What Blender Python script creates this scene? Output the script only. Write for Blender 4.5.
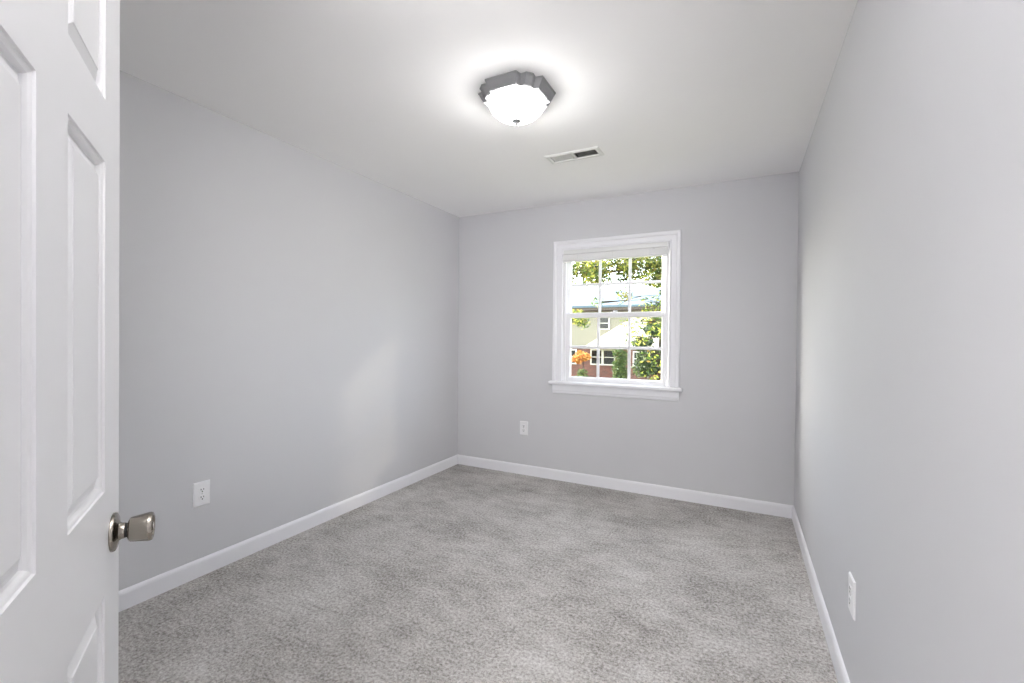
import bpy, bmesh, math, random
from mathutils import Vector, Matrix
sc = bpy.context.scene
C = sc.collection
for _o in list(bpy.data.objects):
    bpy.data.objects.remove(_o)

# ------------------------------------------------------------------ camera
EYE = 1.256
F_PX, YAW, PITCH, ROLL = 448.5, -27.084, -0.488, 0.549
cam = bpy.data.cameras.new('camera')
cam.sensor_width = 36.0
cam.lens = 36.0 * F_PX / 1024.0
cam.clip_start, cam.clip_end = 0.02, 600
camo = bpy.data.objects.new('camera', cam)
C.objects.link(camo)
_y, _p, _r = (math.radians(v) for v in (YAW, PITCH, ROLL))
fwd = Vector((math.sin(_y) * math.cos(_p), math.cos(_y) * math.cos(_p), math.sin(_p)))
rgt0 = Vector((math.cos(_y), -math.sin(_y), 0))
up0 = rgt0.cross(fwd)
rgt = math.cos(_r) * rgt0 + math.sin(_r) * up0
up = -math.sin(_r) * rgt0 + math.cos(_r) * up0
camo.matrix_world = Matrix(((rgt.x, up.x, -fwd.x, 0), (rgt.y, up.y, -fwd.y, 0), (rgt.z, up.z, -fwd.z, EYE), (0, 0, 0, 1)))
sc.camera = camo

# ------------------------------------------------------------------ view
sc.view_settings.view_transform = 'Standard'
sc.view_settings.look = 'None'
sc.view_settings.exposure = 0.06
sc.view_settings.gamma = 1.0
sc.view_settings.use_curve_mapping = False
sc.cycles.max_bounces = 14
sc.cycles.diffuse_bounces = 8
sc.cycles.transparent_max_bounces = 16

# ------------------------------------------------------------------ sky
SKY, SUN, DOME, HALL_FILL, ROOM_FILL, BULB, CEIL_FILL = 2.1, 0.75, 11.5, 52.0, 8.6, 17.0, 22.5
world = bpy.data.worlds.new('sky')
sc.world = world
world.use_nodes = True
nt = world.node_tree
bg = nt.nodes['Background']
sky = nt.nodes.new('ShaderNodeTexSky')
sky.sky_type = 'NISHITA'
sky.sun_disc = False
sky.sun_elevation = math.radians(32)
sky.sun_rotation = math.radians(280)
sky.dust_density = 2.5
hs = nt.nodes.new('ShaderNodeHueSaturation')
hs.inputs['Saturation'].default_value = 0.45
nt.links.new(sky.outputs[0], hs.inputs['Color'])
nt.links.new(hs.outputs[0], bg.inputs[0])
bg.inputs[1].default_value = SKY

# ------------------------------------------------------------------ sun
sl = bpy.data.lights.new('sun', 'SUN')
sl.energy = SUN
sl.angle = math.radians(4)          # low hazy sun beyond the trees, back right
sl.color = (1.0, 0.90, 0.74)
so = bpy.data.objects.new('sun', sl)
C.objects.link(so)
so.location = (40, 36, 20)
so.rotation_euler = Vector((-1.25, -1.0, -0.70)).to_track_quat('-Z', 'Y').to_euler()

# ------------------------------------------------------------------ unseen fill light added in the hallway the camera looks in from
hl = bpy.data.lights.new('hallway_fill', 'AREA')
hl.shape = 'DISK'
hl.size = 0.6
hl.energy = HALL_FILL
hl.color = (1.0, 0.97, 0.95)
ho = bpy.data.objects.new('hallway_fill', hl)
C.objects.link(ho)
ho.location = (-0.1, -0.8, 2.40)

# ------------------------------------------------------------------ fill lights added in the doorway: one up at the ceiling, one into the room
def fill_light(name, energy, loc, aim, spread):
    d = bpy.data.lights.new(name, 'AREA')
    d.shape = 'DISK'
    d.size = 0.35
    d.energy = energy
    d.spread = math.radians(spread)
    d.color = (1.0, 0.99, 0.98)
    o = bpy.data.objects.new(name, d)
    C.objects.link(o)
    o.location = loc
    o.rotation_euler = Vector(aim).to_track_quat('-Z', 'Y').to_euler()
fill_light('ceiling_fill', CEIL_FILL, (-0.02, -0.02, 1.50), (-0.34, 0.34, 0.94), 68)
fill_light('room_fill', ROOM_FILL, (0.05, -0.06, 1.70), (-0.44, 0.82, -0.08), 78)

# ------------------------------------------------------------------ room numbers (metres, floor at 0)
XL, XR, YB, H = -2.498, 0.345, 3.719, 2.44
YN = 0.03                       # room face of the near wall
WT = 0.12

# ------------------------------------------------------------------ helpers
def new_mat(name):
    m = bpy.data.materials.new(name)
    m.use_nodes = True
    n = m.node_tree
    return m, n, n.nodes['Principled BSDF']

def rgb(r, g, b):
    f = lambda c: (c / 255 / 12.92) if c / 255 <= 0.04045 else ((c / 255 + 0.055) / 1.055) ** 2.4
    return (f(r), f(g), f(b), 1)

def coords(n, scale=(1, 1, 1)):
    t = n.nodes.new('ShaderNodeTexCoord')
    mp = n.nodes.new('ShaderNodeMapping')
    mp.inputs['Scale'].default_value = scale
    n.links.new(t.outputs['Object'], mp.inputs[0])
    return mp.outputs[0]

def noise(n, vec, scale, detail=2.0, rough=0.5):
    t = n.nodes.new('ShaderNodeTexNoise')
    t.inputs['Scale'].default_value = scale
    t.inputs['Detail'].default_value = detail
    t.inputs['Roughness'].default_value = rough
    n.links.new(vec, t.inputs['Vector'])
    return t.outputs['Fac']

def ramp(n, fac, stops):
    r = n.nodes.new('ShaderNodeValToRGB')
    el = r.color_ramp.elements
    while len(el) < len(stops):
        el.new(0.5)
    for e, (p, c) in zip(el, stops):
        e.position = p
        e.color = c
    n.links.new(fac, r.inputs[0])
    return r.outputs[0]

def bump(n, b, height, strength, dist):
    bp = n.nodes.new('ShaderNodeBump')
    bp.inputs['Strength'].default_value = strength
    bp.inputs['Distance'].default_value = dist
    n.links.new(height, bp.inputs['Height'])
    n.links.new(bp.outputs[0], b.inputs['Normal'])

def plain(name, col, rough=0.5, metal=0.0, spec=0.5, var=0.03, vscale=6.0, bmp=0.0, bscale=300.0):
    """a paint or metal with a faint procedural variation"""
    m, n, b = new_mat(name)
    v = coords(n)
    f = noise(n, v, vscale, 3)
    lo = tuple(c * (1 - var) for c in col[:3]) + (1,)
    hi = tuple(min(1, c * (1 + var)) for c in col[:3]) + (1,)
    n.links.new(ramp(n, f, [(0.3, lo), (0.7, hi)]), b.inputs['Base Color'])
    b.inputs['Roughness'].default_value = rough
    b.inputs['Metallic'].default_value = metal
    b.inputs['Specular IOR Level'].default_value = spec
    if bmp:
        bump(n, b, noise(n, v, bscale, 2), bmp, 0.001)
    return m

class MB:
    def __init__(self):
        self.bm = bmesh.new()
    def faces(self, verts, faces, mat=0):
        vs = [self.bm.verts.new(v) for v in verts]
        for f in faces:
            try:
                fc = self.bm.faces.new([vs[i] for i in f])
                fc.material_index = mat
            except ValueError:
                pass
        return vs
    def box(self, x0, x1, y0, y1, z0, z1, bev=0.0, seg=2, mat=0, M=None):
        b = bmesh.new()
        v = [b.verts.new(p) for p in ((x0, y0, z0), (x1, y0, z0), (x1, y1, z0), (x0, y1, z0), (x0, y0, z1), (x1, y0, z1), (x1, y1, z1), (x0, y1, z1))]
        for f in ((3, 2, 1, 0), (4, 5, 6, 7), (0, 1, 5, 4), (1, 2, 6, 5), (2, 3, 7, 6), (3, 0, 4, 7)):
            b.faces.new([v[i] for i in f])
        if bev:
            bmesh.ops.bevel(b, geom=b.edges[:], offset=bev, segments=seg, profile=0.5, affect='EDGES')
        self.merge(b, M, mat)
    def merge(self, b, M=None, mat=0):
        mp = {}
        for v in b.verts:
            mp[v.index if False else v] = self.bm.verts.new(M @ v.co if M else v.co)
        for f in b.faces:
            nf = self.bm.faces.new([mp[v] for v in f.verts])
            nf.material_index = mat
        b.free()
    def loft(self, rings, cap0=True, cap1=True, closed=True, mat=0):
        rv = [[self.bm.verts.new(p) for p in r] for r in rings]
        n = len(rv[0])
        for a, b in zip(rv, rv[1:]):
            for i in range(n if closed else n - 1):
                j = (i + 1) % n
                f = self.bm.faces.new((a[i], a[j], b[j], b[i]))
                f.material_index = mat
        if cap0:
            self.bm.faces.new(rv[0][::-1]).material_index = mat
        if cap1:
            self.bm.faces.new(rv[-1]).material_index = mat
        return rv
    def lathe(self, prof, n=40, M=None, cap0=True, cap1=True, mat=0):
        """prof: (radius, height) along +Z"""
        M = M or Matrix()
        rings = []
        for r, z in prof:
            rings.append([M @ Vector((r * math.cos(2 * math.pi * k / n), r * math.sin(2 * math.pi * k / n), z)) for k in range(n)])
        self.loft(rings, cap0, cap1, mat=mat)
    def tube(self, pts, radii, n=8, mat=0):
        rings = []
        for i, p in enumerate(pts):
            p = Vector(p)
            d = (Vector(pts[min(i + 1, len(pts) - 1)]) - Vector(pts[max(i - 1, 0)])).normalized()
            a = d.orthogonal().normalized() if abs(d.z) > 0.95 else d.cross(Vector((0, 0, 1))).normalized()
            b = d.cross(a)
            rings.append([p + radii[i] * (math.cos(2 * math.pi * k / n) * a + math.sin(2 * math.pi * k / n) * b) for k in range(n)])
        self.loft(rings, mat=mat)
    def sweep(self, path, prof, closed=False):
        """mitred sweep of a closed profile of (inward offset u, height w) round a planar polyline; path items are (point, u_dir, w_dir)"""
        rings = [[Vector(p) + u * Vector(du) + w * Vector(dw) for u, w in prof] for p, du, dw in path]
        if closed:
            rings.append(rings[0])
        self.loft(rings, not closed, not closed)
    def build(self, name, mats, parent=None, smooth=None, recalc=True):
        me = bpy.data.meshes.new(name)
        if recalc:
            bmesh.ops.recalc_face_normals(self.bm, faces=self.bm.faces[:])
        self.bm.to_mesh(me)
        self.bm.free()
        for m in (mats if isinstance(mats, (list, tuple)) else [mats]):
            me.materials.append(m)
        if smooth is not None:
            me.shade_smooth()
            me.set_sharp_from_angle(angle=math.radians(smooth))
        o = bpy.data.objects.new(name, me)
        C.objects.link(o)
        if parent:
            o.parent = parent
        return o

def tag(o, label, cat, group=None, kind=None):
    o['label'] = label
    o['category'] = cat
    if group:
        o['group'] = group
    if kind:
        o['kind'] = kind
    return o

def thing(name, label, cat, loc=(0, 0, 0), M=None, group=None, kind=None):
    o = bpy.data.objects.new(name, None)
    C.objects.link(o)
    o.empty_display_size = 0.05
    if M is not None:
        o.matrix_world = M
    else:
        o.location = loc
    return tag(o, label, cat, group, kind)

def copy_tree(o, parent=None):
    c = o.copy()
    C.objects.link(c)
    if parent:
        c.parent = parent
    for ch in [k for k in bpy.data.objects if k.parent == o]:
        copy_tree(ch, c)
    return c

# ------------------------------------------------------------------ materials
WALL = plain('grey_wall_paint', rgb(205, 205, 208), 0.62, spec=0.35, var=0.012, vscale=1.3, bmp=0.05, bscale=260)
CEIL = plain('white_ceiling_paint', rgb(248, 247, 247), 0.9, spec=0.1, var=0.008, vscale=1.2, bmp=0.08, bscale=200)
TRIM = plain('white_trim_paint', rgb(236, 236, 240), 0.32, var=0.006)
DOORP = plain('white_door_paint', rgb(228, 228, 230), 0.36, var=0.006, bmp=0.03, bscale=120)
VENTP = plain('register_enamel', rgb(224, 224, 222), 0.45)
VINYL = plain('white_vinyl', rgb(240, 240, 243), 0.35, var=0.004)
PLATE = plain('white_plastic', rgb(236, 236, 238), 0.3, var=0.004)
DARK = plain('dark_slot', rgb(16, 15, 14), 0.6, var=0.02)
DUCT = plain('black_duct', rgb(14, 13, 12), 0.9, var=0.02)
SCREW = plain('painted_screw', rgb(205, 205, 205), 0.35, metal=0.3)
BLIND = plain('white_blind_enamel', rgb(226, 226, 226), 0.35, var=0.01)
SLAT = plain('white_slat_enamel', rgb(244, 244, 244), 0.4, var=0.006)
GREYP = plain('grey_plastic', rgb(150, 150, 150), 0.45)

def make_nickel(name, col, rough):
    m, n, b = new_mat(name)
    f = noise(n, coords(n, (1, 1, 60)), 40, 2)
    n.links.new(ramp(n, f, [(0.3, tuple(c * 0.9 for c in col[:3]) + (1,)), (0.7, col)]), b.inputs['Base Color'])
    b.inputs['Metallic'].default_value = 1.0
    b.inputs['Roughness'].default_value = rough
    return m
NICKEL = make_nickel('satin_nickel', (0.34, 0.31, 0.27, 1), 0.17)
LAMPMETAL = plain('grey_metal_finish', (0.25, 0.25, 0.258, 1), 0.6, metal=0.2, spec=0.2)

def make_carpet():
    m, n, b = new_mat('grey_carpet')
    v = coords(n)
    big = noise(n, v, 2.3, 3, 0.55)
    vm = coords(n, (1.0, 1.9, 1))
    mid = noise(n, vm, 7.5, 4, 0.6)
    speck = noise(n, v, 75, 3, 0.7)
    fine = noise(n, v, 170, 2, 0.7)
    def mul(a, k):
        q = n.nodes.new('ShaderNodeMath'); q.operation = 'MULTIPLY'; q.inputs[1].default_value = k
        n.links.new(a, q.inputs[0]); return q.outputs[0]
    def add(a, c):
        q = n.nodes.new('ShaderNodeMath'); q.operation = 'ADD'
        n.links.new(a, q.inputs[0]); n.links.new(c, q.inputs[1]); return q.outputs[0]
    s = add(add(add(mul(big, 0.19), mul(mid, 0.14)), mul(speck, 0.44)), mul(fine, 0.23))
    col = ramp(n, s, [(0.36, rgb(88, 84, 81)), (0.45, rgb(154, 150, 146)), (0.53, rgb(191, 188, 185)), (0.64, rgb(226, 224, 222))])
    n.links.new(col, b.inputs['Base Color'])
    b.inputs['Roughness'].default_value = 1.0
    b.inputs['Specular IOR Level'].default_value = 0.05
    b.inputs['Sheen Weight'].default_value = 0.1
    hgt = add(add(mul(speck, 1.0), mul(fine, 0.6)), mul(mid, 0.8))
    bump(n, b, hgt, 0.6, 0.010)
    return m
CARPET = make_carpet()

def make_glass():
    m, n, b = new_mat('window_glass')
    n.nodes.remove(b)
    out = n.nodes['Material Output']
    tr = n.nodes.new('ShaderNodeBsdfTransparent')
    tr.inputs[0].default_value = (0.97, 0.985, 0.975, 1)
    gl = n.nodes.new('ShaderNodeBsdfGlossy')
    gl.inputs['Roughness'].default_value = 0.02
    mx = n.nodes.new('ShaderNodeMixShader')
    lw = n.nodes.new('ShaderNodeLayerWeight')
    pw = n.nodes.new('ShaderNodeMath'); pw.operation = 'POWER'; pw.inputs[1].default_value = 5.0
    ma = n.nodes.new('ShaderNodeMath'); ma.operation = 'MULTIPLY_ADD'; ma.inputs[1].default_value = 0.9; ma.inputs[2].default_value = 0.025
    lw.inputs[0].default_value = 0.5
    n.links.new(lw.outputs['Facing'], pw.inputs[0])
    n.links.new(pw.outputs[0], ma.inputs[0])
    n.links.new(ma.outputs[0], mx.inputs[0])
    n.links.new(tr.outputs[0], mx.inputs[1])
    n.links.new(gl.outputs[0], mx.inputs[2])
    n.links.new(mx.outputs[0], out.inputs[0])
    return m
GLASS = make_glass()

def make_dome():
    m, n, b = new_mat('lit_frosted_glass')
    b.inputs['Base Color'].default_value = (0.9, 0.9, 0.88, 1)
    b.inputs['Roughness'].default_value = 0.35
    b.inputs['Emission Color'].default_value = (1.0, 0.99, 0.975, 1)
    b.inputs['Emission Strength'].default_value = DOME
    out = n.nodes['Material Output']
    tr = n.nodes.new('ShaderNodeBsdfTransparent')
    mx = n.nodes.new('ShaderNodeMixShader')
    mx.inputs[0].default_value = 0.5
    n.links.new(b.outputs[0], mx.inputs[1])
    n.links.new(tr.outputs[0], mx.inputs[2])
    n.links.new(mx.outputs[0], out.inputs[0])
    return m
DOMEM = make_dome()

# ------------------------------------------------------------------ room shell
def slab_with_hole(P0, U, V, N, su, sv, t, hole=None):
    """slab of thickness t along N behind the face P0 + u U + v V; hole = (u0,u1,v0,v1)"""
    P0, U, V, N = Vector(P0), Vector(U), Vector(V), Vector(N)
    mb = MB()
    us = [0, su] if hole is None else [0, hole[0], hole[1], su]
    vs = [0, sv] if hole is None else [0, hole[2], hole[3], sv]
    g = {}
    for k in (0, 1):
        for i, u in enumerate(us):
            for j, v in enumerate(vs):
                g[i, j, k] = mb.bm.verts.new(P0 + u * U + v * V + k * t * N)
    nu, nv = len(us) - 1, len(vs) - 1
    solid = lambda i, j: 0 <= i < nu and 0 <= j < nv and not (hole and i == 1 and j == 1)
    for i in range(nu):
        for j in range(nv):
            if not solid(i, j):
                continue
            for k in (0, 1):
                mb.bm.faces.new((g[i, j, k], g[i + 1, j, k], g[i + 1, j + 1, k], g[i, j + 1, k]))
            for (di, dj, a, c) in ((-1, 0, (i, j), (i, j + 1)), (1, 0, (i + 1, j), (i + 1, j + 1)), (0, -1, (i, j), (i + 1, j)), (0, 1, (i, j + 1), (i + 1, j + 1))):
                if not solid(i + di, j + dj):
                    mb.bm.faces.new((g[a + (0,)], g[c + (0,)], g[c + (1,)], g[a + (1,)]))
    return mb

def struct(o, label, cat):
    return tag(o, label, cat, kind='structure')

WX0, WX1, WZ0, WZ1 = -1.402, -0.514, 0.872, 2.032       # window opening in the back wall
VX0, VX1, VY0, VY1 = -1.132, -0.824, 2.726, 2.818       # register opening in the ceiling

YH = -1.45                                              # far end of the hallway behind the camera
fl = slab_with_hole((XL - WT, YH - WT, 0), (1, 0, 0), (0, 1, 0), (0, 0, -1), XR - XL + 2 * WT + 0.8, YB - YH + 2 * WT, 0.15).build('floor', CARPET)
struct(fl, 'grey cut pile wall to wall carpet of the empty bedroom', 'floor')
ce = slab_with_hole((XL - WT, YH - WT, H), (1, 0, 0), (0, 1, 0), (0, 0, 1), XR - XL + 2 * WT + 0.8, YB - YH + 2 * WT, 0.15,
                    (VX0 - XL + WT, VX1 - XL + WT, VY0 - YH + WT, VY1 - YH + WT)).build('ceiling', CEIL)
struct(ce, 'smooth white ceiling with a flush light and an air register', 'ceiling')
w = slab_with_hole((XL, YN - 0.11, 0), (0, 1, 0), (0, 0, 1), (-1, 0, 0), YB - YN + 0.11 + WT, H, WT).build('wall_left', WALL)
struct(w, 'long pale grey wall on the left behind the open door', 'wall')
w = slab_with_hole((XL, YB, 0), (1, 0, 0), (0, 0, 1), (0, 1, 0), XR - XL, H, WT, (WX0 - XL, WX1 - XL, WZ0, WZ1)).build('wall_back', WALL)
struct(w, 'pale grey far wall with the single window', 'wall')
w = slab_with_hole((XR, YN - 0.11, 0), (0, 1, 0), (0, 0, 1), (1, 0, 0), YB - YN + 0.11 + WT, H, WT).build('wall_right', WALL)
struct(w, 'bright pale grey wall close on the right', 'wall')
HX0, HX1 = -0.475, 0.262                                # doorway beside the camera
mb = MB()
mb.box(XL, HX0, YN - 0.11, YN, 0, H)
mb.box(HX1, XR, YN - 0.11, YN, 0, H)
mb.box(HX0, HX1, YN - 0.11, YN, 2.05, H)
struct(mb.build('wall_near', WALL), 'pale grey wall with the doorway the room is seen from', 'wall')
mb = MB()
mb.box(-1.4, -1.3, YH, YN - 0.11, 0, H)
mb.box(1.0, 1.1, YH, YN - 0.11, 0, H)
mb.box(-1.4, 1.1, YH - 0.1, YH, 0, H)
mb.box(XR + WT, 1.1, YN - 0.11, YN, 0, H)
struct(mb.build('wall_hallway', WALL), 'pale grey hallway walls outside the bedroom doorway', 'wall')

# baseboards: one profile (thickness, height) swept along each wall
BP = [(0, 0), (0.013, 0), (0.013, 0.074), (0.0105, 0.083), (0.006, 0.089), (0, 0.091)]
def baseboard(name, p0, p1, inward, label, m0=0.0, m1=0.0):
    p0, p1 = Vector(p0), Vector(p1)
    d = (p1 - p0).normalized()
    mb = MB()
    iv = Vector(inward)
    mb.loft([[p0 + iv * u + d * (u * m0) + Vector((0, 0, w_)) for u, w_ in BP], [p1 + iv * u - d * (u * m1) + Vector((0, 0, w_)) for u, w_ in BP]])
    return struct(mb.build(name, TRIM), label, 'baseboard')
baseboard('baseboard_left', (XL, YN, 0), (XL, YB, 0), (1, 0, 0), 'white baseboard along the left wall', 0, 1)
baseboard('baseboard_back', (XL, YB, 0), (XR, YB, 0), (0, -1, 0), 'white baseboard under the window along the far wall', 1, 1)
baseboard('baseboard_right', (XR, YN, 0), (XR, YB, 0), (-1, 0, 0), 'white baseboard along the right wall', 0, 1)

# casing of the doorway (beside and above the camera)
mb = MB()
mb.box(HX0, HX0 + 0.018, YN - 0.11, YN, 0, 2.05)
mb.box(HX1 - 0.018, HX1, YN - 0.11, YN, 0, 2.05)
mb.box(HX0, HX1, YN - 0.11, YN, 2.035, 2.053)
struct(mb.build('trim_1', TRIM), 'white jamb lining of the doorway the room is seen from', 'door frame')

# ------------------------------------------------------------------ window
win = thing('window_1', 'white double hung window with small panes in the far wall', 'window', ((WX0 + WX1) / 2, YB, WZ0), kind='structure')
cx, cz = (WX0 + WX1) / 2, WZ0
def L(x0, x1, y0, y1, z0, z1):
    """world extents to window-local"""
    return (x0 - cx, x1 - cx, y0 - YB, y1 - YB, z0 - cz, z1 - cz)
# casing: mitred profile up the left, over the top, down the right
CP = [(0, 0), (0, -0.010), (0.005, -0.016), (0.013, -0.017), (0.018, -0.009), (0.054, -0.0115), (0.058, -0.020), (0.066, -0.024), (0.082, -0.025), (0.087, -0.021), (0.087, 0)]
x0, x1, z0, z1 = WX0 - cx, WX1 - cx, 0.004, WZ1 - cz
path = [((x0, 0, z0), (-1, 0, 0)), ((x0, 0, z1 - 0.012), (-1, 0, 1)), ((x1, 0, z1 - 0.012), (1, 0, 1)), ((x1, 0, z0), (1, 0, 0))]
mb = MB()
mb.loft([[Vector(p) + Vector(du) * u + Vector((0, 1, 0)) * w_ for u, w_ in CP] for p, du in path])
mb.build('casing', TRIM, win)
# jamb lining
mb = MB()
jl = 0.014
mb.box(*L(WX0, WX0 + jl, YB - 0.001, YB + 0.115, WZ0, WZ1))
mb.box(*L(WX1 - jl, WX1, YB - 0.001, YB + 0.115, WZ0, WZ1))
mb.box(*L(WX0 + jl, WX1 - jl, YB - 0.001, YB + 0.115, WZ1 - jl, WZ1))
# parting beads that hold the sashes
for xa, xb in ((WX0 + jl, WX0 + jl + 0.012), (WX1 - jl - 0.012, WX1 - jl)):
    mb.box(*L(xa, xb, YB + 0.002, YB + 0.014, WZ0 + 0.01, WZ1 - jl), bev=0.002)
    mb.box(*L(xa, xb, YB + 0.047, YB + 0.053, WZ0 + 0.01, WZ1 - jl))
mb.build('window_frame', VINYL, win, smooth=30)
# stool with rounded nose
mb = MB()
mb.box(*L(-1.513, -0.402, YB - 0.058, YB - 0.0005, 0.850, 0.878), bev=0.008, seg=4)
mb.box(*L(WX0 + jl, WX1 - jl, YB - 0.004, YB + 0.115, 0.872, 0.8785))
mb.build('window_sill', TRIM, win, smooth=40)
mb = MB()
AP = [(-0.019, 0.849), (-0.019, 0.800), (-0.015, 0.790), (-0.015, 0.782), (-0.010, 0.772), (0, 0.770), (0, 0.849)]
mb.loft([[Vector((xx - cx, yy, zz - cz)) for yy, zz in AP] for xx in (-1.487, -0.432)])
mb.build('apron', TRIM, win)

def sash(name, xo0, xo1, zo0, zo1, gx0, gx1, gz0, gz1, ya, yb, bars_x, bars_z):
    mb = MB()
    path = [((xo0, zo0), (gx0, gz0)), ((xo0, zo1), (gx0, gz1)), ((xo1, zo1), (gx1, gz1)), ((xo1, zo0), (gx1, gz0))]
    rings = []
    for (ox, oz), (gx, gz) in path:
        ix, iz = gx - ox, gz - oz
        k = 0.009
        sx, sz = math.copysign(k, ix), math.copysign(k, iz)
        loc = lambda x, y, z: Vector((x - cx, y - YB, z - cz))
        rings.append([loc(ox, ya, oz), loc(gx - sx, ya, gz - sz), loc(gx, ya + 0.010, gz), loc(gx, yb - 0.008, gz), loc(gx - sx, yb, gz - sz), loc(ox, yb, oz)])
    rings.append(rings[0])
    mb.loft(rings, False, False)
    s = mb.build(name, VINYL, win)
    ym = (ya + yb) / 2
    g = MB()
    g.box(*L(gx0 - 0.004, gx1 + 0.004, ym - 0.002, ym + 0.002, gz0 - 0.004, gz1 + 0.004))
    g.build('glass', GLASS, s)
    b = MB()
    for bx in bars_x:
        b.box(*L(bx - 0.012, bx + 0.012, ym - 0.010, ym - 0.0025, gz0, gz1), bev=0.003)
    for bz in bars_z:
        b.box(*L(gx0, gx1, ym - 0.0098, ym - 0.0027, bz - 0.012, bz + 0.012), bev=0.003)
    b.build('muntins', VINYL, s, smooth=30)
    return s
sx0, sx1 = WX0 + jl + 0.0005, WX1 - jl - 0.0005
sash('upper_sash', sx0, sx1, 1.440, WZ1 - jl - 0.0005, -1.345, -0.580, 1.480, 1.970, YB + 0.0535, YB + 0.084, (-1.088, -0.834), (1.722,))
low = sash('lower_sash', sx0, sx1, 0.8795, 1.474, -1.333, -0.571, 0.922, 1.432, YB + 0.0145, YB + 0.0465, (-1.087, -0.825), (1.180,))
mb = MB()
mb.box(*L(-0.985, -0.925, YB + 0.018, YB + 0.044, 1.474, 1.482), bev=0.002)
mb.lathe([(0.009, 0.0), (0.010, 0.006), (0.007, 0.010)], 16, Matrix.Translation((-0.955 - cx, 0.030, 1.4815 - cz)))
mb.box(*L(-0.957, -0.925, YB + 0.012, YB + 0.020, 1.484, 1.490), bev=0.002)
mb.build('sash_lock', VINYL, low, smooth=40)

# ------------------------------------------------------------------ raised mini blind
bl = thing('window_blind', 'white mini blind pulled all the way up at the top of the window', 'window blind', (cx, YB - 0.004, 2.0))
def LB(x0, x1, y0, y1, z0, z1):
    return (x0 - cx, x1 - cx, y0 - YB + 0.004, y1 - YB + 0.004, z0 - 2.0, z1 - 2.0)
hx0, hx1 = WX0 + 0.003, WX1 - 0.002
mb = MB()   # headrail, an open steel channel with rolled lips
pr = [(-0.024, 0.0), (-0.026, 0.003), (-0.026, 0.033), (-0.0235, 0.036), (-0.020, 0.036), (-0.020, 0.033), (-0.0225, 0.031), (-0.0225, 0.004),
      (-0.002, 0.004), (-0.002, 0.036), (0.0005, 0.036), (0.0005, 0.0)]
mb.loft([[Vector((xx - cx, yy, 2.006 - 2.0 + zz - 0.024)) for yy, zz in [(a_ * 1.3, c_) for a_, c_ in pr]] for xx in (hx0 + 0.012, hx1 - 0.012)])
mb.build('headrail', BLIND, bl)
for xa, xb in ((hx0, hx0 + 0.020), (hx1 - 0.020, hx1)):
    mb = MB()
    mb.box(*LB(xa, xb, YB - 0.034, YB - 0.003, 1.980, 2.020), bev=0.005, seg=3)
    mb.build('mounting_bracket', VINYL, bl, smooth=40)
mb = MB()   # the stacked slats, each a thin arched strip
NS = 17
for k in range(NS):
    zc = 1.933 + k * 0.0029
    yo = YB - 0.0215 + 0.0006 * math.sin(k * 2.3)
    rows = []
    for (yy, dz) in ((-0.0125, 0), (-0.006, 0.0012), (0, 0.0016), (0.006, 0.0012), (0.0125, 0), (0.0125, -0.0024), (0, -0.0009), (-0.0125, -0.0024)):
        rows.append((yo + yy, zc + dz))
    xa, xb = hx0 + 0.006 + 0.001 * math.sin(k * 1.7), hx1 - 0.006 + 0.001 * math.cos(k * 2.9)
    mb.loft([[Vector((xx - cx, yy - YB + 0.004, zz - 2.0)) for yy, zz in rows] for xx in (xa, xb)])
mb.build('slat_stack', SLAT, bl)
mb = MB()
mb.box(*LB(hx0 + 0.006, hx1 - 0.006, YB - 0.036, YB - 0.009, 1.915, 1.930), bev=0.004, seg=3)
mb.build('bottom_rail', BLIND, bl, smooth=40)
for xx in (hx0 + 0.14, cx, hx1 - 0.14):
    mb = MB()
    mb.tube([(xx - cx, -0.0330, 1.916 - 2.0), (xx - cx, -0.0330, 1.985 - 2.0)], [0.0009, 0.0009], 6)
    mb.build('ladder_cord', BLIND, bl)
mb = MB()
mb.box(*LB(hx1 - 0.125, hx1 - 0.100, YB - 0.0335, YB - 0.030, 1.974, 1.981), bev=0.001)
mb.build('tilter_hook', GREYP, bl)

# ------------------------------------------------------------------ ceiling light
LX, LY = -0.981, 1.945
lamp = thing('ceiling_light', 'lit flush ceiling light, white glass bowl in a stepped grey metal pan', 'ceiling light', (LX, LY, H))
quad = [(0.080, -0.170), (0.088, -0.139), (0.116, -0.140), (0.140, -0.116), (0.139, -0.088), (0.170, -0.080)]
plan = []
for k in range(4):
    c_, s_ = (1, 0, -1, 0)[k], (0, 1, 0, -1)[k]
    plan += [(x * c_ - y * s_, x * s_ + y * c_) for x, y in quad]
mb = MB()
lv = [(0.97, -0.0005), (1.0, -0.002), (1.0, -0.007), (0.975, -0.010), (0.965, -0.014), (0.955, -0.018), (0.895, -0.036), (0.875, -0.040), (0.870, -0.045), (0.845, -0.047), (0.835, -0.044)]
mb.loft([[Vector((x * s, y * s, z)) for x, y in plan] for s, z in lv], True, True)
mb.build('lamp_pan', LAMPMETAL, lamp)
prof = []
R0, DEP = 0.139, 0.088
for k in range(19):
    t = k / 18 * math.pi / 2
    r_ = R0 * math.cos(t) ** 0.80
    z_ = -0.044 - DEP * math.sin(t) ** 1.15
    prof.append((max(r_, 0.004), z_))
mb = MB()
mb.lathe([(0.135, -0.0425)] + prof, 64)
mb.build('glass_bowl', DOMEM, lamp, smooth=50)
mb = MB()
zb = -0.044 - DEP
mb.lathe([(0.006, zb + 0.001), (0.018, zb + 0.0005), (0.0215, zb - 0.003), (0.021, zb - 0.007), (0.014, zb - 0.010), (0.007, zb - 0.012), (0.0068, zb - 0.015), (0.008, zb - 0.018), (0.006, zb - 0.022), (0.001, zb - 0.0235)], 28)
mb.build('finial', LAMPMETAL, lamp, smooth=50)

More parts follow.
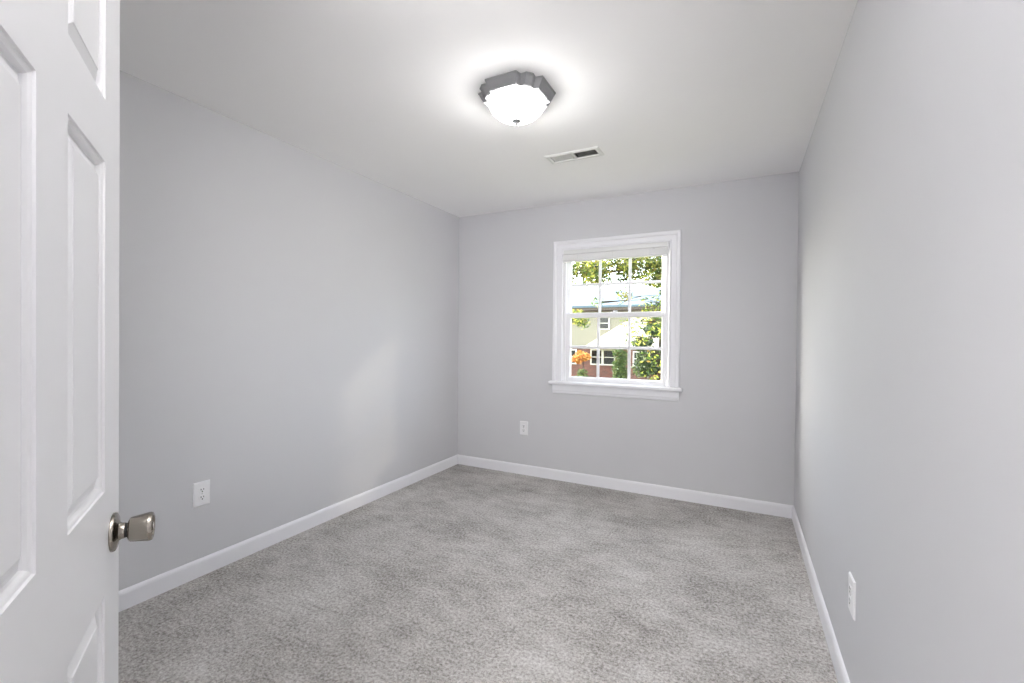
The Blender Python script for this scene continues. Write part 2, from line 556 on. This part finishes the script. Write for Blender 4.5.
pl = bpy.data.lights.new('lamp_bulb', 'POINT')
pl.energy = BULB
pl.shadow_soft_size = 0.045
pl.color = (1.0, 0.99, 0.975)
po = bpy.data.objects.new('lamp_bulb', pl)
C.objects.link(po)
po.parent = lamp
po.location = (0, 0, -0.085)

# ------------------------------------------------------------------ ceiling register
VCX, VCY = (VX0 + VX1) / 2, (VY0 + VY1) / 2
vent = thing('air_vent', 'white metal air register set in the ceiling beyond the light', 'air vent', (VCX, VCY, H))
hw, hd = 0.1785, 0.073
iw, idp = (VX1 - VX0) / 2, (VY1 - VY0) / 2
mb = MB()
rect = lambda a, b_, z: [Vector((-a, -b_, z)), Vector((a, -b_, z)), Vector((a, b_, z)), Vector((-a, b_, z))]
mb.loft([rect(hw, hd, -0.0003), rect(hw - 0.001, hd - 0.001, -0.0035), rect(hw - 0.010, hd - 0.010, -0.008), rect(iw + 0.004, idp + 0.004, -0.0085), rect(iw - 0.0015, idp - 0.0015, -0.006),
         rect(iw - 0.0015, idp - 0.0015, 0.0005), rect(iw - 0.0005, idp - 0.0005, 0.0005), rect(iw - 0.0005, idp - 0.0005, -0.0003), rect(hw, hd, -0.0003)], False, False)
mb.box(-0.007, 0.007, -idp + 0.002, idp - 0.002, -0.0075, 0.002)
mb.build('register_frame', VENTP, vent)
for sgn in (-1, 1):
    mb = MB()
    n_ = 13
    for k in range(n_):
        xc = sgn * (0.016 + (iw - 0.024) * (k + 0.5) / n_ * 1.0)
        M = Matrix.Translation((xc, 0, 0.0045)) @ Matrix.Rotation(math.radians(-38 * sgn), 4, 'Y')
        mb.box(-0.0006, 0.0006, -idp + 0.003, idp - 0.003, -0.0095, 0.0095, M=M)
    mb.build('louver_bank', VENTP, vent)
mb = MB()
mb.loft([rect(iw - 0.0012, idp - 0.0012, 0.0006), rect(iw - 0.0012, idp - 0.0012, 0.30)], False, True)
mb.build('duct', DUCT, vent)
for sgn in (-1, 1):
    mb = MB()
    mb.lathe([(0.004, 0), (0.004, -0.0012), (0.002, -0.002)], 14, Matrix.Translation((sgn * (iw + 0.011), 0, -0.0084)))
    mb.build('screw', SCREW, vent, smooth=40)

# ------------------------------------------------------------------ wall outlets (local: face looks along -Y, centre of plate at origin)
def make_outlet(label):
    t = thing('wall_outlet', label, 'outlet', group='white wall outlets')
    mb = MB()
    mb.loft([[Vector((sx * a, y, sz * c)) for sx, sz in ((-1, -1), (1, -1), (1, 1), (-1, 1))] for a, c, y in
             ((0.041, 0.0625, 0), (0.041, 0.0625, -0.0025), (0.0385, 0.060, -0.0058), (0.036, 0.0575, -0.0066))], True, True)
    mb.build('cover_plate', PLATE, t)
    for sz in (1, -1):
        zc = sz * 0.0197
        mb = MB()
        ring = []
        for k in range(32):
            a = 2 * math.pi * k / 32
            ring.append((max(-0.0172, min(0.0172, 0.0205 * math.cos(a))), zc + max(-0.0140, min(0.0140, 0.0175 * math.sin(a)))))
        mb.loft([[Vector((x, -0.0064, z)) for x, z in ring], [Vector((x, -0.0082, z)) for x, z in ring],
                 [Vector((x * 0.96, -0.0086, zc + (z - zc) * 0.96)) for x, z in ring]])
        rc = mb.build('receptacle', PLATE, t, smooth=40)
        for (xs, hgt) in ((-0.0064, 0.0090), (0.0064, 0.0072)):
            mb = MB()
            mb.box(xs - 0.0018, xs + 0.0018, -0.0088, -0.0080, zc + 0.0035 - hgt / 2, zc + 0.0035 + hgt / 2)
            mb.build('slot', DARK, rc)
        mb = MB()
        mb.lathe([(0.0034, 0.0080), (0.0034, 0.0088)], 16, Matrix.Translation((0, 0, zc - 0.0078)) @ Matrix.Rotation(math.pi / 2, 4, 'X'))
        mb.build('ground_hole', DARK, rc)
    mb = MB()
    mb.lathe([(0.0034, 0.0060), (0.0034, 0.0074), (0.002, 0.0080)], 16, Matrix.Rotation(math.pi / 2, 4, 'X'))
    mb.build('screw', SCREW, t, smooth=40)
    return t
out0 = make_outlet('white duplex outlet in the far wall, below and left of the window')
out0.location = (-1.769, YB, 0.4265)
o1 = copy_tree(out0)
o1.location = (XL, 1.343, 0.428)
o1.rotation_euler = (0, 0, math.pi / 2)
o1['label'] = 'white duplex outlet in the left wall near the open door'
o2 = copy_tree(out0)
o2.location = (XR, 1.865, 0.398)
o2.rotation_euler = (0, 0, -math.pi / 2)
o2['label'] = 'white outlet seen edge on in the right wall'

# ------------------------------------------------------------------ the open six panel door
DW, DT, DH = 0.713, 0.035, 2.03
dirv, nrm = Vector((-0.8536, 0.521, 0)), Vector((0.521, 0.8536, 0))
# local x along the door from the hinge, local y = -normal of the seen face, z up
Md = Matrix(((dirv.x, -nrm.x, 0, -0.465), (dirv.y, -nrm.y, 0, 0.056), (0, 0, 1, 0.012), (0, 0, 0, 1)))
door = thing('door_1', 'white six panel door standing open at the left with a metal knob', 'door', M=Md, kind='structure')
cols = [(0.106, 0.290), (0.402, 0.602)]
rows_ = [(0.215, 0.790), (0.970, 1.540), (1.646, 1.905)]
mb = MB()
bm = mb.bm
def face_side(y0, s):
    """moulded face at local y = y0; s = +1 recesses towards +y"""
    xs = [0.0015] + [v for c in cols for v in c] + [DW - 0.0015]
    zs = [0.0015] + [v for r in rows_ for v in r] + [DH - 0.0015]
    for i in range(5):
        for j in range(7):
            x0, x1, z0, z1 = xs[i], xs[i + 1], zs[j], zs[j + 1]
            if i % 2 == 1 and j % 2 == 1:
                prof = [(0, 0), (0.0012, 0.0030), (0.0050, 0.0036), (0.0080, 0.0050), (0.0100, 0.0080), (0.0110, 0.0112), (0.0155, 0.0114), (0.0165, 0.0100), (0.033, 0.0036), (0.0340, 0.0022)]
                rr = [[bm.verts.new((x0 + d, y0 + s * h_, z0 + d)), bm.verts.new((x1 - d, y0 + s * h_, z0 + d)), bm.verts.new((x1 - d, y0 + s * h_, z1 - d)), bm.verts.new((x0 + d, y0 + s * h_, z1 - d))] for d, h_ in prof]
                for a, b_ in zip(rr, rr[1:]):
                    for k in range(4):
                        bm.faces.new((a[k], a[(k + 1) % 4], b_[(k + 1) % 4], b_[k]))
                bm.faces.new(rr[-1])
            else:
                bm.faces.new([bm.verts.new((x, y0, z)) for x, z in ((x0, z0), (x1, z0), (x1, z1), (x0, z1))])
face_side(0, 1)
face_side(DT, -1)
# edges of the slab, slightly eased
R1 = [(0.0015, 0.0015), (DW - 0.0015, 0.0015), (DW - 0.0015, DH - 0.0015), (0.0015, DH - 0.0015)]
R2 = [(0, 0), (DW, 0), (DW, DH), (0, DH)]
mb.loft([[Vector((x, y, z)) for x, z in rr] for rr, y in ((R1, 0), (R2, 0.0015), (R2, DT - 0.0015), (R1, DT))], False, False)
bmesh.ops.remove_doubles(bm, verts=bm.verts[:], dist=0.0002)
mb.build('door_leaf', DOORP, door)
# knob on the seen face: local -y points to the viewer's side
KM = Matrix.Translation((0.660, 0, 0.878)) @ Matrix.Rotation(math.pi / 2, 4, 'X')
knob = MB()
knob.lathe([(0.0105, 0.0228), (0.0190, 0.0235), (0.0212, 0.0250), (0.0222, 0.027), (0.0248, 0.044), (0.0262, 0.052), (0.0262, 0.0555), (0.0250, 0.0585), (0.0225, 0.0597), (0.0190, 0.0590), (0.0175, 0.0570), (0.002, 0.0565)], 48, KM)
kn = knob.build('door_knob', NICKEL, door, smooth=35)
mb = MB()
mb.lathe([(0.0345, 0.0003), (0.0345, 0.003), (0.0335, 0.0052), (0.030, 0.0068), (0.022, 0.0085), (0.0165, 0.0105), (0.0145, 0.0135), (0.0140, 0.0182), (0.009, 0.0186)], 48, KM)
mb.build('rosette', NICKEL, kn, smooth=35)
mb = MB()
mb.lathe([(0.0130, 0.0180), (0.0130, 0.0236)], 32, KM)
mb.build('collar', DARK, kn, smooth=35)
mb = MB()
mb.lathe([(0.0070, 0.0560), (0.0070, 0.0590), (0.0060, 0.0597)], 24, KM)
mb.build('lock_button', NICKEL, kn, smooth=35)
mb = MB()   # latch face on the door edge
mb.box(DW - 0.001, DW + 0.0008, 0.005, 0.030, 0.850, 0.907)
mb.build('latch_plate', NICKEL, door)

# ------------------------------------------------------------------ outside
GZ = -2.8
def make_leafy(name, cols_, trans=0.45):
    m, n, b = new_mat(name)
    gi = n.nodes.new('ShaderNodeNewGeometry')
    col = ramp(n, gi.outputs['Random Per Island'], [((i + 0.5) / len(cols_), c) for i, c in enumerate(cols_)])
    n.links.new(col, b.inputs['Base Color'])
    b.inputs['Roughness'].default_value = 0.55
    out = n.nodes['Material Output']
    tr = n.nodes.new('ShaderNodeBsdfTranslucent')
    n.links.new(col, tr.inputs[0])
    mx = n.nodes.new('ShaderNodeMixShader')
    mx.inputs[0].default_value = trans
    n.links.new(b.outputs[0], mx.inputs[1])
    n.links.new(tr.outputs[0], mx.inputs[2])
    n.links.new(mx.outputs[0], out.inputs[0])
    return m
YELLOWGREEN = make_leafy('yellow_green_leaves', [rgb(63, 84, 32), rgb(103, 121, 42), rgb(151, 155, 57), rgb(199, 197, 103), rgb(126, 103, 49), rgb(83, 103, 39), rgb(49, 67, 30)], 0.5)
EVERGREEN = make_leafy('dark_green_leaves', [rgb(28, 44, 25), rgb(44, 62, 32), rgb(60, 78, 39), rgb(83, 96, 48)], 0.3)
ORANGE = make_leafy('orange_leaves', [rgb(181, 110, 53), rgb(218, 156, 83), rgb(154, 87, 46), rgb(218, 183, 105)], 0.45)
SHRUBG = make_leafy('green_shrub_leaves', [rgb(62, 85, 39), rgb(83, 103, 50), rgb(105, 115, 62), rgb(53, 71, 34)], 0.35)
BARK = plain('grey_brown_bark', rgb(64, 52, 42), 0.9, spec=0.1, var=0.35, vscale=30, bmp=0.8, bscale=60)

def make_brick():
    m, n, b = new_mat('red_brick')
    t = n.nodes.new('ShaderNodeTexCoord')
    sp = n.nodes.new('ShaderNodeSeparateXYZ'); cb = n.nodes.new('ShaderNodeCombineXYZ')
    n.links.new(t.outputs['Object'], sp.inputs[0])
    ad = n.nodes.new('ShaderNodeMath'); ad.operation = 'ADD'
    n.links.new(sp.outputs[0], ad.inputs[0]); n.links.new(sp.outputs[1], ad.inputs[1])
    n.links.new(ad.outputs[0], cb.inputs[0]); n.links.new(sp.outputs[2], cb.inputs[1])
    br = n.nodes.new('ShaderNodeTexBrick')
    br.inputs['Scale'].default_value = 1.0
    br.inputs['Brick Width'].default_value = 0.22
    br.inputs['Row Height'].default_value = 0.075
    br.inputs['Mortar Size'].default_value = 0.006
    br.inputs['Color1'].default_value = rgb(108, 64, 52)
    br.inputs['Color2'].default_value = rgb(76, 48, 42)
    br.inputs['Mortar'].default_value = rgb(104, 92, 84)
    n.links.new(cb.outputs[0], br.inputs['Vector'])
    n.links.new(br.outputs['Color'], b.inputs['Base Color'])
    b.inputs['Roughness'].default_value = 0.9
    return m
BRICK = make_brick()

def make_banded(name, c1, c2, axis, scale, rough=0.7):
    """lapped boards or shingle courses: bands along one axis"""
    m, n, b = new_mat(name)
    t = n.nodes.new('ShaderNodeTexCoord')
    wv = n.nodes.new('ShaderNodeTexWave')
    wv.wave_type = 'BANDS'; wv.bands_direction = axis; wv.wave_profile = 'SAW'
    wv.inputs['Scale'].default_value = scale
    n.links.new(t.outputs['Object'], wv.inputs['Vector'])
    n.links.new(ramp(n, wv.outputs['Fac'], [(0.0, c2), (0.12, c1), (1.0, c1)]), b.inputs['Base Color'])
    b.inputs['Roughness'].default_value = rough
    return m
SIDING = make_banded('beige_lap_siding', rgb(124, 119, 103), rgb(102, 97, 84), 'Z', 1.6)
ROOFP = make_banded('pale_grey_shingles', rgb(84, 98, 106), rgb(72, 86, 94), 'Z', 2.2, 0.8)
ROOFC = make_banded('tan_shingles', rgb(206, 196, 172), rgb(182, 172, 150), 'Z', 2.6, 0.8)
FASCIA = plain('brown_fascia', rgb(86, 74, 66), 0.7)
HWHITE = plain('white_house_trim', rgb(184, 180, 170), 0.5)
HGLASS = plain('dark_house_glass', rgb(28, 32, 32), 0.08, spec=0.6)

def make_lawn():
    m, n, b = new_mat('lawn_grass')
    v = coords(n)
    f = noise(n, v, 0.5, 5, 0.6)
    n.links.new(ramp(n, f, [(0.35, rgb(92, 104, 54)), (0.55, rgb(128, 126, 78)), (0.7, rgb(150, 136, 96))]), b.inputs['Base Color'])
    b.inputs['Roughness'].default_value = 0.95
    return m
mb = MB()
mb.box(-90, 70, YB + 0.3, 120, GZ - 0.5, GZ)
struct(mb.build('ground', make_lawn()), 'green and tan lawn below the window between the houses', 'ground')

HY = 34.0
house = thing('house', 'brick and beige sided neighbouring house seen through the window', 'house', (-9, HY, GZ))
def HB(mb, x0, x1, y0, y1, z0, z1, bev=0):
    mb.box(x0 + 9, x1 + 9, y0 - HY, y1 - HY, z0 - GZ, z1 - GZ, bev)
mb = MB(); HB(mb, -19, 1, HY, HY + 8, GZ, 0.58); mb.build('brick_wall', BRICK, house)
mb = MB(); HB(mb, -19, 1, HY + 0.02, HY + 8, 0.58, 3.40); mb.build('siding_wall', SIDING, house)
mb = MB(); HB(mb, -19.1, 1.1, HY - 0.12, HY - 0.001, 0.50, 0.66); mb.build('belt_trim', FASCIA, house)
mb = MB(); HB(mb, -19.4, 1.4, HY - 0.45, HY - 0.30, 3.36, 3.80); HB(mb, -19.4, 1.4, HY - 0.45, HY + 8.45, 3.34, 3.42); mb.build('eave_trim', FASCIA, house)
mb = MB()   # low gable roof, ridge along x
prof = [(-0.55, 3.78), (4.0, 5.35), (8.55, 3.78), (8.55, 3.62), (4.0, 5.19), (-0.55, 3.62)]
mb.loft([[Vector((xx + 9, yy, zz - GZ)) for yy, zz in prof] for xx in (-19.5, 1.5)])
mb.build('main_roof', ROOFP, house)
# front wing with a hip roof
mb = MB(); HB(mb, -8.3, -1.0, HY - 1.0, HY, GZ, 0.62); mb.build('wing_wall', BRICK, house)
mb = MB()
e = [(-10.45, HY - 1.4), (-0.6, HY - 1.4), (-0.6, HY), (-10.45, HY)]
mb.faces([(x + 9, y - HY, 0.70 - GZ) for x, y in e] + [(-7.3 + 9, -0.0, 2.85 - GZ), (-2.6 + 9, -0.0, 2.85 - GZ)] + [(x + 9, y - HY, 0.58 - GZ) for x, y in e],
         [(0, 1, 5, 4), (1, 2, 5), (3, 0, 4), (2, 3, 4, 5), (0, 1, 7, 6), (1, 2, 8, 7), (3, 0, 6, 9), (2, 3, 9, 8), (6, 7, 8, 9)])
mb.build('wing_roof', ROOFC, house)
def house_window(x0, x1, z0, z1, y, lights):
    mb = MB()
    t = 0.10
    HB(mb, x0 - t, x1 + t, y - 0.08, y - 0.001, z0 - t, z0); HB(mb, x0 - t, x1 + t, y - 0.08, y - 0.001, z1, z1 + t)
    HB(mb, x0 - t, x0, y - 0.08, y - 0.001, z0, z1); HB(mb, x1, x1 + t, y - 0.08, y - 0.001, z0, z1)
    wd = (x1 - x0) / lights
    for k in range(1, lights):
        HB(mb, x0 + k * wd - 0.09, x0 + k * wd + 0.09, y - 0.08, y - 0.001, z0, z1)
    HB(mb, x0, x1, y - 0.06, y - 0.012, (z0 + z1) / 2 - 0.03, (z0 + z1) / 2 + 0.03)
    f_ = mb.build('window', HWHITE, house)
    mb = MB(); HB(mb, x0, x1, y - 0.02, y - 0.002, z0, z1); mb.build('pane', HGLASS, f_)
house_window(-10.38, -8.62, -0.70, 0.34, HY, 2)
house_window(-12.9, -11.70, -0.70, 0.30, HY, 2)
house_window(-9.80, -9.08, 2.02, 2.86, HY + 0.02, 1)
house_window(-13.6, -12.8, 2.02, 2.86, HY + 0.02, 1)
house_window(-6.9, -6.0, -0.64, 0.27, HY - 1.0, 1)

def tree(name, label, cat, trunk, blobs, leaf, nleaf, lsize, seed, trunk_r=0.14, group=None, branch=True):
    """trunk: base point; blobs: (centre, radii, weight) ellipsoids of leaves; boughs run from the trunk into each"""
    rnd = random.Random(seed)
    base = Vector(trunk)
    t = thing(name, label, cat, base, group=group)
    top = max(b[0][2] for b in blobs)
    mb = MB()
    hgt = top - base.z
    pts = [Vector((0.02 * math.sin(k), 0.02 * math.cos(2 * k), hgt * k / 6)) for k in range(7)]
    mb.tube(pts, [trunk_r * (1.25 if k == 0 else 1 - 0.13 * k) for k in range(7)], 10)
    mb.build('trunk', BARK, t, smooth=60)
    if branch:
        for c, r, w_ in blobs:
            mb = MB()
            e_ = Vector(c) - base
            z0 = max(0.3, min(hgt * 0.9, e_.z - 0.12 * math.hypot(e_.x, e_.y)))
            s_ = Vector((0, 0, z0))
            m_ = s_.lerp(e_, 0.5) + Vector((0, 0, 0.08 * (e_ - s_).length))
            mb.tube([s_, m_, e_], [trunk_r * 0.055, trunk_r * 0.035, trunk_r * 0.012], 6)
            for _ in range(4):
                d = Vector((rnd.uniform(-1, 1) * r[0], rnd.uniform(-1, 1) * r[1], rnd.uniform(-1, 1) * r[2])) * 0.8
                mb.tube([m_.lerp(e_, rnd.uniform(0.3, 1)), e_ + d], [trunk_r * 0.07, trunk_r * 0.02], 4)
            mb.build('bough', BARK, t, smooth=60)
    verts, faces = [], []
    tot = sum(b[2] for b in blobs)
    for c, r, w_ in blobs:
        for _ in range(int(nleaf * w_ / tot)):
            while True:
                q = Vector((rnd.uniform(-1, 1), rnd.uniform(-1, 1), rnd.uniform(-1, 1)))
                if q.length < 1:
                    break
            p = Vector((c[0] + q.x * r[0], c[1] + q.y * r[1], c[2] + q.z * r[2])) - base
            a = Vector((rnd.gauss(0, 1), rnd.gauss(0, 1), rnd.gauss(0, 0.7))).normalized()
            b_ = a.cross(Vector((rnd.gauss(0, 1), rnd.gauss(0, 1), rnd.gauss(0, 1)))).normalized()
            s = lsize * rnd.uniform(0.6, 1.25)
            n0 = a.cross(b_)
            k = len(verts)
            verts += [p - a * s, p - a * s * 0.1 + b_ * s * 0.42, p + a * s, p - a * s * 0.1 - b_ * s * 0.42, p + n0 * s * 0.12]
            faces += [(k, k + 1, k + 4), (k + 1, k + 2, k + 4), (k + 2, k + 3, k + 4), (k + 3, k, k + 4)]
    me = bpy.data.meshes.new('foliage')
    me.from_pydata([tuple(v) for v in verts], [], faces)
    me.materials.append(leaf)
    o = bpy.data.objects.new('foliage', me)
    C.objects.link(o)
    o.parent = t
    o['kind'] = 'stuff'
    return t

# near tree on the right with boughs across the top of the view
rb = random.Random(4)
nb = []
for k in range(16):
    nb.append(((-3.5 + k * 0.16, 9 + rb.uniform(-0.5, 0.5), 2.70 + rb.uniform(-0.18, 0.25)), (0.28, 0.5, 0.28), 1.0))
for k in range(9):
    nb.append(((-1.85 + rb.uniform(-0.1, 0.75), 9 + rb.uniform(-0.6, 0.6), 2.55 - k * 0.16), (0.30, 0.4, 0.18), 0.42 if k < 4 else 0.22))
for k in range(5):
    nb.append(((-1.75 + rb.uniform(0, 0.6), 9 + rb.uniform(-0.5, 0.5), 0.95 - k * 0.13), (0.26, 0.3, 0.12), 0.06))
nb += [((-2.15, 9.2, 2.1), (0.16, 0.3, 0.22), 0.18), ((-2.62, 9.0, 2.0), (0.14, 0.2, 0.10), 0.06), ((-2.5, 9.1, 2.45), (0.3, 0.3, 0.12), 0.12),
       ((-3.1, 8.8, 1.72), (0.18, 0.25, 0.14), 0.09), ((-0.8, 9.0, 3.6), (1.0, 0.8, 0.6), 1.5), ((-2.4, 9.2, 3.5), (1.0, 0.8, 0.4), 1.5), ((0.2, 9.4, 3.0), (0.7, 0.7, 0.7), 0.8)]
tree('broadleaf_tree', 'yellow green leafy tree with boughs across the top of the window view', 'tree', (-0.75, 9.2, GZ), nb, YELLOWGREEN, 10500, 0.045, 1, 0.15)
# dark tree behind it on the right
eb = [((-3.0 + rb.uniform(-0.45, 0.8), 18 + rb.uniform(-0.7, 0.7), 1.85 - k * 0.26), (0.34 + 0.03 * k, 0.6, 0.30), 1.0) for k in range(13)]
tree('evergreen_tree', 'dark green tree at the lower right of the window view', 'tree', (-2.8, 18.2, GZ), eb, EVERGREEN, 8000, 0.08, 2, 0.14)
# autumn tree by the brick wall
ob = [((-10.45 + rb.uniform(-0.4, 0.4), 32 + rb.uniform(-0.4, 0.4), 0.15 + rb.uniform(-0.5, 0.35)), (0.42, 0.4, 0.32), 1.0) for k in range(7)]
tree('autumn_tree', 'small orange leaved tree against the brick wall of the house', 'tree', (-10.4, 32.0, GZ), ob, ORANGE, 900, 0.12, 3, 0.08)
gb = [((-10.35 + rb.uniform(-0.4, 0.4), 31 + rb.uniform(-0.3, 0.3), -1.5 + rb.uniform(-0.5, 0.3)), (0.4, 0.4, 0.3), 1.0) for k in range(5)]
tree('shrub', 'low green shrub below the orange leaved tree', 'shrub', (-10.3, 31.0, GZ), gb, SHRUBG, 700, 0.11, 4, 0.05)
vb = [((-6.95 + rb.uniform(-0.12, 0.12), 29.2 + rb.uniform(-0.2, 0.2), 0.45 - k * 0.3), (0.50, 0.4, 0.34), 1.0) for k in range(10)]
tree('columnar_shrub', 'tall narrow green shrub beside the double window of the house', 'shrub', (-7.0, 29.2, GZ), vb, SHRUBG, 2200, 0.11, 5, 0.06)
yb_ = [((-3.62 + rb.uniform(-0.15, 0.15), 10.4 + rb.uniform(-0.3, 0.3), 1.72 + rb.uniform(-0.2, 0.2)), (0.22, 0.25, 0.18), 1.0) for k in range(5)]
tree('sapling', 'slender yellow leaved sapling at the left of the window view', 'tree', (-3.95, 10.4, GZ), yb_, YELLOWGREEN, 420, 0.05, 6, 0.04)
